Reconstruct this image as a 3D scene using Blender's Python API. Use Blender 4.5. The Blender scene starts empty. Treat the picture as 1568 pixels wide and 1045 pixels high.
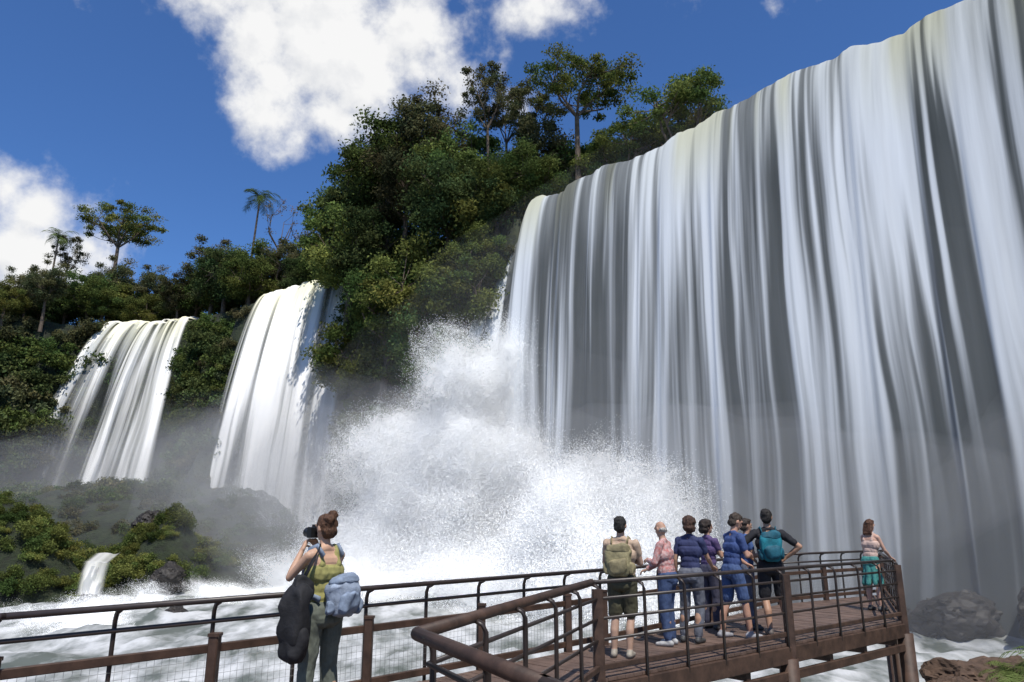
import bpy, math, random, time, bmesh
import numpy as np
from mathutils import Vector, Matrix
T0=time.time()
rng=np.random.default_rng(11); random.seed(5)
scene=bpy.context.scene
COL=scene.collection
R=math.radians
# ---------------------------------------------------------------- noise
PERM=rng.permutation(1024); VAL=rng.random(1024)
def vn3(x,y,z,seed=0):
    x,y,z=np.broadcast_arrays(np.asarray(x,float)+seed*17.3,np.asarray(y,float)+seed*5.1,np.asarray(z,float))
    xi=np.floor(x).astype(int); yi=np.floor(y).astype(int); zi=np.floor(z).astype(int)
    fx=x-xi; fy=y-yi; fz=z-zi
    fx=fx*fx*(3-2*fx); fy=fy*fy*(3-2*fy); fz=fz*fz*(3-2*fz)
    def h(i,j,k): return VAL[PERM[(PERM[(PERM[i&1023]+j)&1023]+k)&1023]]
    a=h(xi,yi,zi)*(1-fx)+h(xi+1,yi,zi)*fx
    b=h(xi,yi+1,zi)*(1-fx)+h(xi+1,yi+1,zi)*fx
    c=h(xi,yi,zi+1)*(1-fx)+h(xi+1,yi,zi+1)*fx
    d=h(xi,yi+1,zi+1)*(1-fx)+h(xi+1,yi+1,zi+1)*fx
    return (a*(1-fy)+b*fy)*(1-fz)+(c*(1-fy)+d*fy)*fz
def fbm(x,y,z=0,o=4,seed=0):
    t=0;a=.5;n=0
    for i in range(o):
        t=t+a*vn3(np.asarray(x)*2**i,np.asarray(y)*2**i,np.asarray(z)*2**i,seed+i*3); n+=a; a*=.5
    return t/n
def ss(a,b,x):
    t=np.clip((np.asarray(x,float)-a)/(b-a),0,1); return t*t*(3-2*t)
# ---------------------------------------------------------------- materials
def newmat(name):
    m=bpy.data.materials.new(name); m.use_nodes=True
    nt=m.node_tree; nt.nodes.clear()
    out=nt.nodes.new('ShaderNodeOutputMaterial')
    return m,nt,out
def mat(name,col,rough=.7,var=.25,scale=8,bump=.2,col2=None,metal=0,spec=.4,stretch=None):
    m,nt,out=newmat(name); N=nt.nodes; L=nt.links
    b=N.new('ShaderNodeBsdfPrincipled'); b.inputs['Roughness'].default_value=rough; b.inputs['Metallic'].default_value=metal
    b.inputs['Specular IOR Level'].default_value=spec
    tc=N.new('ShaderNodeTexCoord'); mp=N.new('ShaderNodeMapping')
    if stretch: mp.inputs['Scale'].default_value=stretch
    n=N.new('ShaderNodeTexNoise'); n.inputs['Scale'].default_value=scale; n.inputs['Detail'].default_value=6; n.inputs['Roughness'].default_value=.65
    r=N.new('ShaderNodeValToRGB')
    c2=col2 if col2 else tuple(c*(1-var) for c in col)
    c1=tuple(min(1,c*(1+var*.6)) for c in col)
    r.color_ramp.elements[0].position=.35; r.color_ramp.elements[0].color=(*c2,1)
    r.color_ramp.elements[1].position=.65; r.color_ramp.elements[1].color=(*c1,1)
    L.new(tc.outputs['Object'],mp.inputs[0]); L.new(mp.outputs[0],n.inputs['Vector']); L.new(n.outputs[0],r.inputs[0]); L.new(r.outputs[0],b.inputs['Base Color'])
    if bump:
        bp=N.new('ShaderNodeBump'); bp.inputs['Strength'].default_value=bump; bp.inputs['Distance'].default_value=.02
        L.new(n.outputs[0],bp.inputs['Height']); L.new(bp.outputs[0],b.inputs['Normal'])
    L.new(b.outputs[0],out.inputs[0]); return m
def leafmat(name,trans=.3):
    m,nt,out=newmat(name); N=nt.nodes; L=nt.links
    a=N.new('ShaderNodeAttribute'); a.attribute_name='Col'
    oi=N.new('ShaderNodeObjectInfo'); hs=N.new('ShaderNodeHueSaturation'); hs.inputs['Saturation'].default_value=.98
    mr=N.new('ShaderNodeMapRange'); mr.inputs['To Min'].default_value=.8; mr.inputs['To Max'].default_value=1.7
    L.new(oi.outputs['Random'],mr.inputs[0]); L.new(mr.outputs[0],hs.inputs['Value'])
    mr2=N.new('ShaderNodeMapRange'); mr2.inputs['To Min'].default_value=.475; mr2.inputs['To Max'].default_value=.51
    ml=N.new('ShaderNodeMath'); ml.operation='MULTIPLY'; ml.inputs[1].default_value=7.31
    fr=N.new('ShaderNodeMath'); fr.operation='FRACT'
    L.new(oi.outputs['Random'],ml.inputs[0]); L.new(ml.outputs[0],fr.inputs[0]); L.new(fr.outputs[0],mr2.inputs[0]); L.new(mr2.outputs[0],hs.inputs['Hue'])
    L.new(a.outputs['Color'],hs.inputs['Color'])
    d=N.new('ShaderNodeBsdfDiffuse'); t=N.new('ShaderNodeBsdfTranslucent'); mx=N.new('ShaderNodeMixShader'); mx.inputs[0].default_value=trans
    L.new(hs.outputs[0],d.inputs[0]); L.new(hs.outputs[0],t.inputs[0]); L.new(d.outputs[0],mx.inputs[1]); L.new(t.outputs[0],mx.inputs[2])
    L.new(mx.outputs[0],out.inputs[0]); return m
def watermat(name,fixed,blend,nscale=(6,.5,1),amt=.5,opaque=False,flat=None):
    """water droplets in air scatter evenly: normals are softened toward a mean direction"""
    m,nt,out=newmat(name); N=nt.nodes; L=nt.links
    def MM(op,a,b,clamp=False):
        n=N.new('ShaderNodeMath'); n.operation=op; n.use_clamp=clamp
        for i,v in enumerate((a,b)):
            if isinstance(v,(int,float)): n.inputs[i].default_value=v
            else: L.new(v,n.inputs[i])
        return n.outputs[0]
    g=N.new('ShaderNodeNewGeometry'); sc=N.new('ShaderNodeVectorMath'); sc.operation='SCALE'; sc.inputs['Scale'].default_value=blend; L.new(g.outputs['Normal'],sc.inputs[0])
    ad=N.new('ShaderNodeVectorMath'); ad.operation='ADD'; L.new(sc.outputs[0],ad.inputs[0]); ad.inputs[1].default_value=Vector(fixed).normalized()
    no=N.new('ShaderNodeVectorMath'); no.operation='NORMALIZE'; L.new(ad.outputs[0],no.inputs[0])
    neg=N.new('ShaderNodeVectorMath'); neg.operation='SCALE'; neg.inputs['Scale'].default_value=-1; L.new(no.outputs[0],neg.inputs[0])
    d=N.new('ShaderNodeBsdfDiffuse'); t=N.new('ShaderNodeBsdfTranslucent'); ah=N.new('ShaderNodeAddShader')
    L.new(no.outputs[0],d.inputs['Normal']); L.new(neg.outputs[0],t.inputs['Normal'])
    L.new(d.outputs[0],ah.inputs[0]); L.new(t.outputs[0],ah.inputs[1])
    if flat is not None:
        d.inputs[0].default_value=(*flat,1); t.inputs[0].default_value=(*flat,1); L.new(ah.outputs[0],out.inputs[0]); return m
    a=N.new('ShaderNodeAttribute'); a.attribute_name='Col'
    dn=N.new('ShaderNodeAttribute'); dn.attribute_name='dens'
    st=N.new('ShaderNodeAttribute'); st.attribute_name='st'
    mp=N.new('ShaderNodeMapping'); mp.inputs['Scale'].default_value=nscale
    n=N.new('ShaderNodeTexNoise'); n.inputs['Scale'].default_value=1; n.inputs['Detail'].default_value=5; n.inputs['Roughness'].default_value=.55
    L.new(st.outputs['Vector'],mp.inputs[0]); L.new(mp.outputs[0],n.inputs['Vector'])
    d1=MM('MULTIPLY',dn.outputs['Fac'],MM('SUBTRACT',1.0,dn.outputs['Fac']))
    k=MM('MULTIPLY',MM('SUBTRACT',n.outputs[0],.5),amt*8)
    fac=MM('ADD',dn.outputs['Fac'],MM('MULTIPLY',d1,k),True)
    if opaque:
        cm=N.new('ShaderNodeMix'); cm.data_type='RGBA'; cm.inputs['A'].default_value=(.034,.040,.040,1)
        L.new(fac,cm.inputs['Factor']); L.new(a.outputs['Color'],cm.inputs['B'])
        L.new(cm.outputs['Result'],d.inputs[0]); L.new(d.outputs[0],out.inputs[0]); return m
    L.new(a.outputs['Color'],d.inputs[0]); L.new(a.outputs['Color'],t.inputs[0])
    tr=N.new('ShaderNodeBsdfTransparent'); m2=N.new('ShaderNodeMixShader')
    L.new(fac,m2.inputs[0]); L.new(tr.outputs[0],m2.inputs[1]); L.new(ah.outputs[0],m2.inputs[2])
    L.new(m2.outputs[0],out.inputs[0]); return m
# ---------------------------------------------------------------- mesh helpers
def mesh_np(name,verts,faces,mats,matidx=None,col=None,dens=None,st=None,smooth=True):
    me=bpy.data.meshes.new(name)
    verts=np.asarray(verts,np.float32); faces=np.asarray(faces,np.int32)
    if dens is not None:
        dens=np.asarray(dens).ravel(); faces=faces[dens[faces].max(1)>.012]
    nf,k=faces.shape
    me.vertices.add(len(verts)); me.vertices.foreach_set('co',verts.ravel())
    me.loops.add(nf*k); me.loops.foreach_set('vertex_index',faces.ravel())
    me.polygons.add(nf); me.polygons.foreach_set('loop_start',np.arange(0,nf*k,k,dtype=np.int32))
    if matidx is not None: me.polygons.foreach_set('material_index',np.asarray(matidx,np.int32))
    me.polygons.foreach_set('use_smooth',np.full(nf,smooth,bool))
    for m in mats: me.materials.append(m)
    me.update(calc_edges=True)
    if col is not None:
        a=me.attributes.new('Col','FLOAT_COLOR','POINT'); c=np.ones((len(verts),4),np.float32); c[:,:3]=col; a.data.foreach_set('color',c.ravel())
    if dens is not None:
        a=me.attributes.new('dens','FLOAT','POINT'); a.data.foreach_set('value',np.asarray(dens,np.float32).ravel())
    if st is not None:
        a=me.attributes.new('st','FLOAT_VECTOR','POINT'); a.data.foreach_set('vector',np.asarray(st,np.float32).ravel())
    return me
def obj(name,me,loc=(0,0,0),parent=None,rot=0,scale=None):
    o=bpy.data.objects.new(name,me); COL.objects.link(o); o.location=loc; o.rotation_euler=(0,0,rot)
    if scale: o.scale=scale if hasattr(scale,'__len__') else (scale,)*3
    if parent: o.parent=parent
    return o
def gridfaces(nu,nv):
    i=np.arange(nu-1)[:,None]*nv+np.arange(nv-1)[None,:]
    return np.stack([i,i+nv,i+nv+1,i+1],-1).reshape(-1,4)
class MB:
    def __init__(s): s.v=[];s.f=[];s.m=[];s.sm=[]
    def add(s,v,f,mat=0,smooth=False):
        o=len(s.v); s.v+= [tuple(p) for p in v]; s.f+=[tuple(i+o for i in q) for q in f]; s.m+=[mat]*len(f); s.sm+=[smooth]*len(f)
    def loft(s,pts,prof,mat=0,smooth=False,up=Vector((0,0,1))):
        pts=[Vector(p) for p in pts]; V=[];n=len(prof[0])
        for i,p in enumerate(pts):
            d=(pts[min(i+1,len(pts)-1)]-pts[max(i-1,0)]).normalized()
            u=up if abs(d.dot(up))<.95 else Vector((0,1,0))
            a=d.cross(u).normalized(); b=a.cross(d).normalized()
            for (x,y) in prof[i]: V.append(p+a*x+b*y)
        F=[]
        for i in range(len(pts)-1):
            for j in range(n):
                k=(j+1)%n; F.append((i*n+j,i*n+k,(i+1)*n+k,(i+1)*n+j))
        F.append(tuple(range(n-1,-1,-1))); F.append(tuple((len(pts)-1)*n+j for j in range(n)))
        s.add(V,F,mat,smooth)
    def tube(s,pts,rad,n=8,mat=0,smooth=True):
        if not hasattr(rad,'__len__'): rad=[rad]*len(pts)
        s.loft(pts,[[(r*math.cos(2*math.pi*j/n),r*math.sin(2*math.pi*j/n)) for j in range(n)] for r in rad],mat,smooth)
    def beam(s,a,b,w,h,mat=0,c=.12):
        x,y=w/2,h/2; k=min(w,h)*c
        pr=[(-x+k,-y),(x-k,-y),(x,-y+k),(x,y-k),(x-k,y),(-x+k,y),(-x,y-k),(-x,-y+k)]
        s.loft([a,b],[pr,pr],mat,False)
    def mesh(s,name,mats):
        me=bpy.data.meshes.new(name); me.from_pydata(s.v,[],s.f)
        for m in mats: me.materials.append(m)
        me.polygons.foreach_set('material_index',s.m); me.polygons.foreach_set('use_smooth',s.sm); me.update(); return me
# ---------------------------------------------------------------- terrain
PL=np.array([(-1500,60),(-400,40),(-110,88),(-72,101),(-60,104),(-48,102),(-40,97),(-33,91),(-18.5,80.6),(-9,73),(1,64),(6.6,57.6),(14.5,48.8),(25.5,36),(31,29.5),(38,20),(43,10),(60,-15),(90,-60),(110,-1500)],float)
def sdist(X,Y):
    best=np.full(X.shape,1e9); sg=np.zeros(X.shape)
    for a,b in zip(PL[:-1],PL[1:]):
        d=b-a; l=np.hypot(*d); d=d/l
        t=np.clip((X-a[0])*d[0]+(Y-a[1])*d[1],0,l)
        dx=X-a[0]-t*d[0]; dy=Y-a[1]-t*d[1]; ds=np.hypot(dx,dy)
        s=np.sign(dx*-d[1]+dy*d[0]); m=ds<best-1e-6
        best=np.where(m,ds,best); sg=np.where(m,s,sg)
    return best*sg
def band(a,b,x,w=2.5): return ss(a-w,a+w,x)*(1-ss(b-w,b+w,x))
def vegf(X): return np.clip(band(-17,-2,X)+band(-45,-35.5,X,1.5)+(1-ss(-66,-61,X)),0,1)
def hgt(X,Y):
    X=np.asarray(X,float);Y=np.asarray(Y,float)
    d=sdist(X,Y)
    n=fbm(X*.12,Y*.12,0,5); n2=fbm(X*.5,Y*.5,3,4,seed=4)
    b=-6+8.0*ss(62,88,Y)*ss(-12,-30,X)+8*ss(-42,-62,X)*ss(85,45,Y)
    b=b+9.2*np.exp(-(((X+36)/5.5)**2+((Y-53)/4.5)**2))+6.2*np.exp(-(((X+28)/3.2)**2+((Y-60)/3.5)**2))
    b=b+4.0*ss(-9,-15,X)*ss(57,63,Y)*ss(-70,-50,X)
    b=b+4*ss(5,-3,Y)+4.9*np.exp(-(((X-12)/5.5)**2+((Y-13.5)/3.2)**2))+5.5*ss(12,24,X)*ss(22,8,Y)*.7
    b=b+(n-.5)*2.2+(n2-.5)*1.3
    b=b+7*np.exp(np.minimum(d,0)/3.6)*ss(14,23,X)*(n2*1.3)*ss(15,28,Y)
    vg=vegf(X)
    w=1.8+6.5*vg
    up=ss(0,1,(d+w*.9+(n-.5)*w*.9+(n2-.5)*w*.5)/w)
    top=30.4+(n-.5)*3*ss(4,25,d)+ (n2-.5)*1.2*vg - 1.6*ss(2,5,X)*ss(14,6,d)
    kx=ss(1,4,X)
    up=ss(0,1,(d-.4)/2.2)*kx+up*(1-kx)
    return b+(top-b)*up
def ht(x,y): return float(hgt(np.array([x]),np.array([y]))[0])
def axis(lo,hi,st,far):
    a=list(np.arange(lo,hi+.01,st)); s=st
    while a[-1]<far: s*=1.25; a.append(a[-1]+s)
    s=st
    while a[0]>-far: s*=1.25; a.insert(0,a[0]-s)
    return np.array(a)
ax=axis(-85,48,.6,1400); ay=axis(2,112,.6,1400)
GX,GY=np.meshgrid(ax,ay,indexing='ij'); GZ=hgt(GX,GY)
m,nt,out=newmat('terrain_rock_soil'); N=nt.nodes;L=nt.links
b=N.new('ShaderNodeBsdfPrincipled'); b.inputs['Roughness'].default_value=.85
tc=N.new('ShaderNodeTexCoord'); n=N.new('ShaderNodeTexNoise'); n.inputs['Scale'].default_value=.9; n.inputs['Detail'].default_value=9; n.inputs['Roughness'].default_value=.7
r=N.new('ShaderNodeValToRGB'); e=r.color_ramp.elements; e[0].position=.35; e[0].color=(.010,.010,.008,1); e[1].position=.7; e[1].color=(.045,.045,.022,1)
x=e.new(.55); x.color=(.022,.034,.012,1)
bp=N.new('ShaderNodeBump'); bp.inputs['Strength'].default_value=1; bp.inputs['Distance'].default_value=.6
L.new(tc.outputs['Object'],n.inputs['Vector']); L.new(n.outputs[0],r.inputs[0]); L.new(r.outputs[0],b.inputs['Base Color']); L.new(n.outputs[0],bp.inputs['Height']); L.new(bp.outputs[0],b.inputs['Normal']); L.new(b.outputs[0],out.inputs[0])
M_terr=m
obj('terrain',mesh_np('terrain',np.stack([GX,GY,GZ],-1).reshape(-1,3),gridfaces(len(ax),len(ay)),[M_terr]))
# ---------------------------------------------------------------- water
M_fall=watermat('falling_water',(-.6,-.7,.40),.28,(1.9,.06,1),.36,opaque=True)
M_fallt=watermat('thin_falling_water',(-.5,-.75,.4),.2,(1.8,.08,1),.35)
M_drop=watermat('spray_droplets',(-.25,-.5,.82),.0,flat=(.68,.70,.72))
def polyres(pts,n):
    p=np.array(pts,float); sl=np.r_[0,np.cumsum(np.hypot(np.diff(p[:,0]),np.diff(p[:,1])))]
    s=np.linspace(0,sl[-1],n); q=np.stack([np.interp(s,sl,p[:,i]) for i in range(p.shape[1])],-1)
    k=max(3,n//40); ker=np.ones(k)/k
    for i in range(2):
        pad=np.pad(q[:,i],(k,k),mode='reflect',reflect_type='odd'); q[:,i]=np.convolve(pad,ker,'same')[k:-k]
    t=np.gradient(q[:,:2],axis=0); t/=np.linalg.norm(t,axis=1)[:,None]
    nrm=np.stack([t[:,1],-t[:,0]],-1)
    return s,q,nrm,sl[-1]
def waterfall(name,pts,ztop,zbot,push,ncol,nrow,densf,back=10,seed=0,lat=None,fold=1.0,parent=None,m=None,relief=1.0,white=(.62,.63,.64),cream=1.0):
    s,q,nr,Ltot=polyres(pts,ncol)
    off=(fbm(s*.22,0,seed,3,seed)-.5)*2.0*fold+(fbm(s*.9,0,seed,2,seed+4)-.5)*.6*fold
    zt=ztop(q[:,0],s)+(fbm(s*.4,3,seed,4,seed+2)-.5)*1.3*min(1,fold*1.5)
    ts=np.r_[[-1,-.6,-.3,-.12],np.linspace(0,.06,7)**1.0,np.linspace(.07,1,nrow)]
    S,Tt=np.meshgrid(s,ts,indexing='ij'); Tp=np.clip(Tt,0,1); Tb=np.clip(-Tt,0,1)
    hgt_=zt-zbot
    warp=(fbm(S*.25,Tp*2.0,seed,3,seed+5)-.5)*2.0*Tp
    SS=S+warp
    n1=fbm(SS*.22,Tp*.7,seed,3,seed+1); n2=fbm(SS*.75,Tp*1.0,seed,3,seed+2); n3=fbm(SS*2.6,Tp*1.6,seed,3,seed+3)
    rel=(n1*1.4+n2*.6+n3*.08)*fold*relief
    amp=.2+.5*ss(0,.25,Tp)
    P=push*np.sqrt(Tp)+(rel-1.1*fold*relief)*amp*ss(-.3,.02,Tt)
    P=P+off[:,None]
    X=q[:,0][:,None]+nr[:,0][:,None]*(P-Tb*back); Y=q[:,1][:,None]+nr[:,1][:,None]*(P-Tb*back)
    Z=zt[:,None]+.5*Tb - hgt_[:,None]*(Tp**1.15) + (n2-.5)*.4*ss(.05,0,Tp)
    if lat is not None:
        dx,dy=lat(S/Ltot,Tp); X=X+dx; Y=Y+dy
    D=densf(X,S/Ltot,Tp,n1,n2,n3)
    c1=np.array(white); c2=np.array([.60,.59,.42])
    k=cream*(ss(.30,.0,Tp)*(.25+.65*ss(.42,.62,fbm(S*.7,1,seed,3,seed+9))))[...,None]
    C=c1*(1-k)+c2*k
    v=np.stack([X,Y,Z],-1).reshape(-1,3)
    st=np.stack([SS,Tp*hgt_[:,None],np.zeros_like(SS)+seed],-1).reshape(-1,3)
    return obj(name,mesh_np(name,v,gridfaces(len(s),len(ts)),[m or M_fallt],None,C.reshape(-1,3),D.ravel(),st),parent=parent)
MAIN=[(-2.6,65.6),(1,64),(6.6,57.6),(14.5,48.8),(25.5,36),(31,29.5),(38,20),(43,10)]
def zmain(x,s): return 31.0-8.5*np.clip((2.6-x)/4.6,0,1)**1.4
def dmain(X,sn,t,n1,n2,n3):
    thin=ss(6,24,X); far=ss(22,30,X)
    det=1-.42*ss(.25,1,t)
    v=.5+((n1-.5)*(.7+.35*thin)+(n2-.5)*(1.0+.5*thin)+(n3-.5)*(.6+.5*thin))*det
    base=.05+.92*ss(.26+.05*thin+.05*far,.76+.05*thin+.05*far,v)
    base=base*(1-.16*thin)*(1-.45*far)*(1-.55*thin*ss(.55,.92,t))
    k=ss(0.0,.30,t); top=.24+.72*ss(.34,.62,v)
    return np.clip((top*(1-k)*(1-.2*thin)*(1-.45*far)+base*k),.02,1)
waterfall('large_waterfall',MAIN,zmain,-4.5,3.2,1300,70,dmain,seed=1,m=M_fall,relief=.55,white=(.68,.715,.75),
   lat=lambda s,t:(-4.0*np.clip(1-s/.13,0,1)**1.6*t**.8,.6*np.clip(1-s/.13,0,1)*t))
def dleft(X,sn,t,n1,n2,n3):
    v=.5+(n1-.5)*.9+(n2-.5)*1.0+(n3-.5)*.4
    base=ss(.14,.66,v)*.95+.03
    k=ss(0.0,.15,t)
    return np.clip((.9*ss(.32,.48,v)*(1-k)+base*k),0,1)*ss(0,.05,sn)*ss(1,.95,sn)*(1-.4*ss(.4,.95,t))
def dmid(X,sn,t,n1,n2,n3):
    return dleft(X,sn,t,n1,n2,n3)*(1-.85*np.exp(-((sn-.76)/.035)**2))*(1-.3*ss(.78,.84,sn))
waterfall('mid_waterfall',[(-33,91),(-25,85.5),(-17.0,79.6)],lambda x,s:31+0*x,-1,3.6,330,50,dmid,back=6,seed=2,lat=lambda s,t:(-3.5*(1-s)**1.5*t**.8,0*t),fold=.6)
waterfall('far_waterfall',[(-60.5,104),(-54,103.2),(-46.5,101.2)],lambda x,s:31+0*x,-1,4.2,300,50,dleft,back=6,seed=5,lat=lambda s,t:(-8.5*(1-s)**1.1*t**.8,-2.5*t),fold=.6)
# spray: clouds of fine droplets flung off the plunge pool
spray=bpy.data.objects.new('water_spray',None); COL.objects.link(spray)
def dropcloud(name,n,size,seed,amp=.35):
    g=np.random.default_rng(seed)
    p=g.normal(size=(n,3))*.36
    rr=np.linalg.norm(p,axis=1); p=p[rr<1.15]; n=len(p)
    nn=np.stack([fbm(p[:,0]*1.8+seed,p[:,1]*1.8,p[:,2]*1.8,3,seed+k)-.5 for k in (0,3,6)],-1); p=p+nn*amp*2
    a=g.normal(size=(n,3)); a/=np.linalg.norm(a,axis=1)[:,None]; b=np.cross(a,g.normal(size=(n,3))); b/=np.linalg.norm(b,axis=1)[:,None]
    V=np.stack([p+a*size,p-a*size*.5+b*size*.87,p-a*size*.5-b*size*.87],1).reshape(-1,3)
    return mesh_np(name,V,np.arange(n*3).reshape(-1,3),[M_drop],smooth=False)
DC=[dropcloud('droplets_%d'%i,42000,.0072,80+i,.28) for i in range(4)]
DT=[dropcloud('fine_droplets_%d'%i,30000,.0040,90+i,.35) for i in range(3)]
gs=np.random.default_rng(77); npf=0
def addp(c,r,sq=1.0,thin=False):
    global npf
    o=bpy.data.objects.new('droplet_puff_%d'%npf,(DT[npf%3] if thin else DC[npf%4])); COL.objects.link(o); o.parent=spray; o.location=c
    o.rotation_euler=(gs.random()*.6,gs.random()*.6,gs.random()*6) if sq!=1 else (gs.random()*6,gs.random()*6,gs.random()*6); o.scale=(r,r,r*sq); npf+=1
def along(pts,t):
    p=np.array(pts,float); sl=np.r_[0,np.cumsum(np.hypot(np.diff(p[:,0]),np.diff(p[:,1])))]; s=t*sl[-1]
    return np.array([np.interp(s,sl,p[:,0]),np.interp(s,sl,p[:,1])])
BP=[(-11,70),(-5.5,66),(-1,62.5),(3,59),(8,53.5),(13,48)]
NO=np.array([-.75,-.66])
Ht=lambda t: np.interp(t,[0,.14,.28,.40,.53,.7,.9,1],[2,7,14,15.5,9.5,7.0,4.5,3])
for i in range(138):
    t=gs.random()**1.0; c=along(BP,t)+NO*(gs.random()**1.3*9+.5); h=Ht(t); z=-3.5+(h+3.5)*gs.random()**1.7
    k=(z+3.5)/(h+3.5); c=c-NO*k*3.5*gs.random()
    r=(5.2-1.8*k)*gs.uniform(.8,1.25)*(1 if t<.7 else .85)
    addp((c[0],c[1],z),r)
for i in range(36): # spray sliding down the left shoulder
    k=i/35; c=np.array([1.0,62.2])*(1-k)+np.array([-12.0,60.5])*k; z=18.5*(1-k)**1.05-2.5*k
    addp((c[0]+gs.normal()*.4,c[1]-.5+gs.normal()*.8,z-abs(gs.normal())*1.2),gs.uniform(2.2,3.0)+k*.8,1.5)
for i in range(30): # low foam on the pool
    t=gs.random(); c=along([(-16,60),(-8,55),(2,47),(10,41)],t)+gs.normal(size=2)*2.0; addp((c[0],c[1],-3.3+gs.random()*1.2),gs.uniform(3,4.4),.6)
for i in range(16): # rapids at the left
    t=gs.random(); c=along([(-17,56),(-21,52),(-24,45),(-23,38)],t)+gs.normal(size=2)*.8; addp((c[0],c[1],-3.7+gs.random()*.4),gs.uniform(1.8,2.6),.28)
for (x,y,z,r) in [(-26,86,0,5),(-30,87,-1,5),(-21,81,1,5),(-34,88,0,5),(-23,78,0,6),(-58,98,0,5),(-54,96,-1,5),(-63,98,0,5),(-50,96,0,5),(-28,82,4,6),(-19,76,3,6),(-16,72,4,6),(-14,68,6,6)]:
    addp((x,y,z),r,1.0,True)
print('puffs',npf)
mist=bpy.data.objects.new('mist_cloud',None); COL.objects.link(mist)
vm={}
def volmat(d):
    if d in vm: return vm[d]
    m,nt,out=newmat('mist_volume_%g'%d); v=nt.nodes.new('ShaderNodeVolumeScatter'); v.inputs['Color'].default_value=(1,1,1,1); v.inputs['Density'].default_value=d; v.inputs['Anisotropy'].default_value=-.2
    nt.links.new(v.outputs[0],out.inputs['Volume']); vm[d]=m; return m
def puff(name,c,r,d,rot=0,seed=0,amp=.75):
    bm=bmesh.new(); bmesh.ops.create_icosphere(bm,subdivisions=5,radius=1)
    v=np.array([p.co[:] for p in bm.verts]); k=1+amp*(fbm(v[:,0]*1.3+seed,v[:,1]*1.3,v[:,2]*1.3,4,seed)-.5)*2
    for p,kk in zip(bm.verts,k): p.co=p.co*float(kk)
    me=bpy.data.meshes.new(name); bm.to_mesh(me); bm.free(); me.materials.append(volmat(d))
    for p in me.polygons: p.use_smooth=True
    return obj(name,me,c,mist,rot,r)
A=R(-49); nm=0
for i,(c,r,d,ro,nest) in enumerate([((-32,80,2),(29,13,14),.011,0,2),((-14,68,1),(18,11,14),.034,A*.6,2),
    ((8,51,-1),(21,8,10),.045,A,2),((25,31,-3),(12,5,9),.022,A,1),((4,52,0),(30,13,17),.009,A,2),((-56,94,0),(17,9,12),.015,.1,1)]):
    for j in range(nest):
        f=[1.15,.75][j] if nest==2 else 1.0
        puff('mist_puff_%d'%nm,c,tuple(q*f for q in r),round(d/nest,4),ro+j*.15,i*5+j*7+1); nm+=1
# river
ux=np.linspace(-75,45,300); uy=np.linspace(0,72,220); WX,WY=np.meshgrid(ux,uy,indexing='ij')
WZ=-3.6+(fbm(WX*.3,WY*.3,1,5)-.5)*1.3+(np.abs(fbm(WX*.9,WY*.6,4,3)-.5))*.7
m,nt,out=newmat('river_water'); N=nt.nodes;L=nt.links
b=N.new('ShaderNodeBsdfPrincipled'); tc=N.new('ShaderNodeTexCoord'); mp=N.new('ShaderNodeMapping'); mp.inputs['Scale'].default_value=(.45,.16,1); mp.inputs['Rotation'].default_value=(0,0,.5)
n=N.new('ShaderNodeTexNoise'); n.inputs['Scale'].default_value=1.2; n.inputs['Detail'].default_value=7; n.inputs['Roughness'].default_value=.6
r=N.new('ShaderNodeValToRGB'); e=r.color_ramp.elements; e[0].position=.38; e[0].color=(.10,.115,.10,1); e[1].position=.60; e[1].color=(.54,.55,.55,1)
r2=N.new('ShaderNodeValToRGB'); r2.color_ramp.elements[0].color=(.3,)*3+(1,); r2.color_ramp.elements[1].color=(.8,)*3+(1,)
L.new(tc.outputs['Object'],mp.inputs[0]);L.new(mp.outputs[0],n.inputs['Vector']);L.new(n.outputs[0],r.inputs[0]);L.new(r.outputs[0],b.inputs['Base Color']);L.new(n.outputs[0],r2.inputs[0]);L.new(r2.outputs[0],b.inputs['Roughness']);L.new(b.outputs[0],out.inputs[0])
obj('river',mesh_np('river',np.stack([WX,WY,WZ],-1).reshape(-1,3),gridfaces(300,220),[m]))
def dsm(X,sn,t,n1,n2,n3): return np.clip(.15+1.2*n2,0,1)*ss(0,.3,sn)*ss(1,.7,sn)*ss(-.9,-.3,t+n2-.5)
waterfall('small_cascade',[(-29.9,52.4),(-28.0,52.6)],lambda x,s:-.9+0*x,-4,.8,60,20,dsm,back=1.5,seed=8,fold=.25,cream=0)
waterfall('ledge_cascade',[(-49,82),(-46,82.5)],lambda x,s:3.0+0*x,-.5,2,50,20,dsm,back=3,seed=14,fold=.4,cream=0)
print('terrain+water',time.time()-T0)
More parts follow.
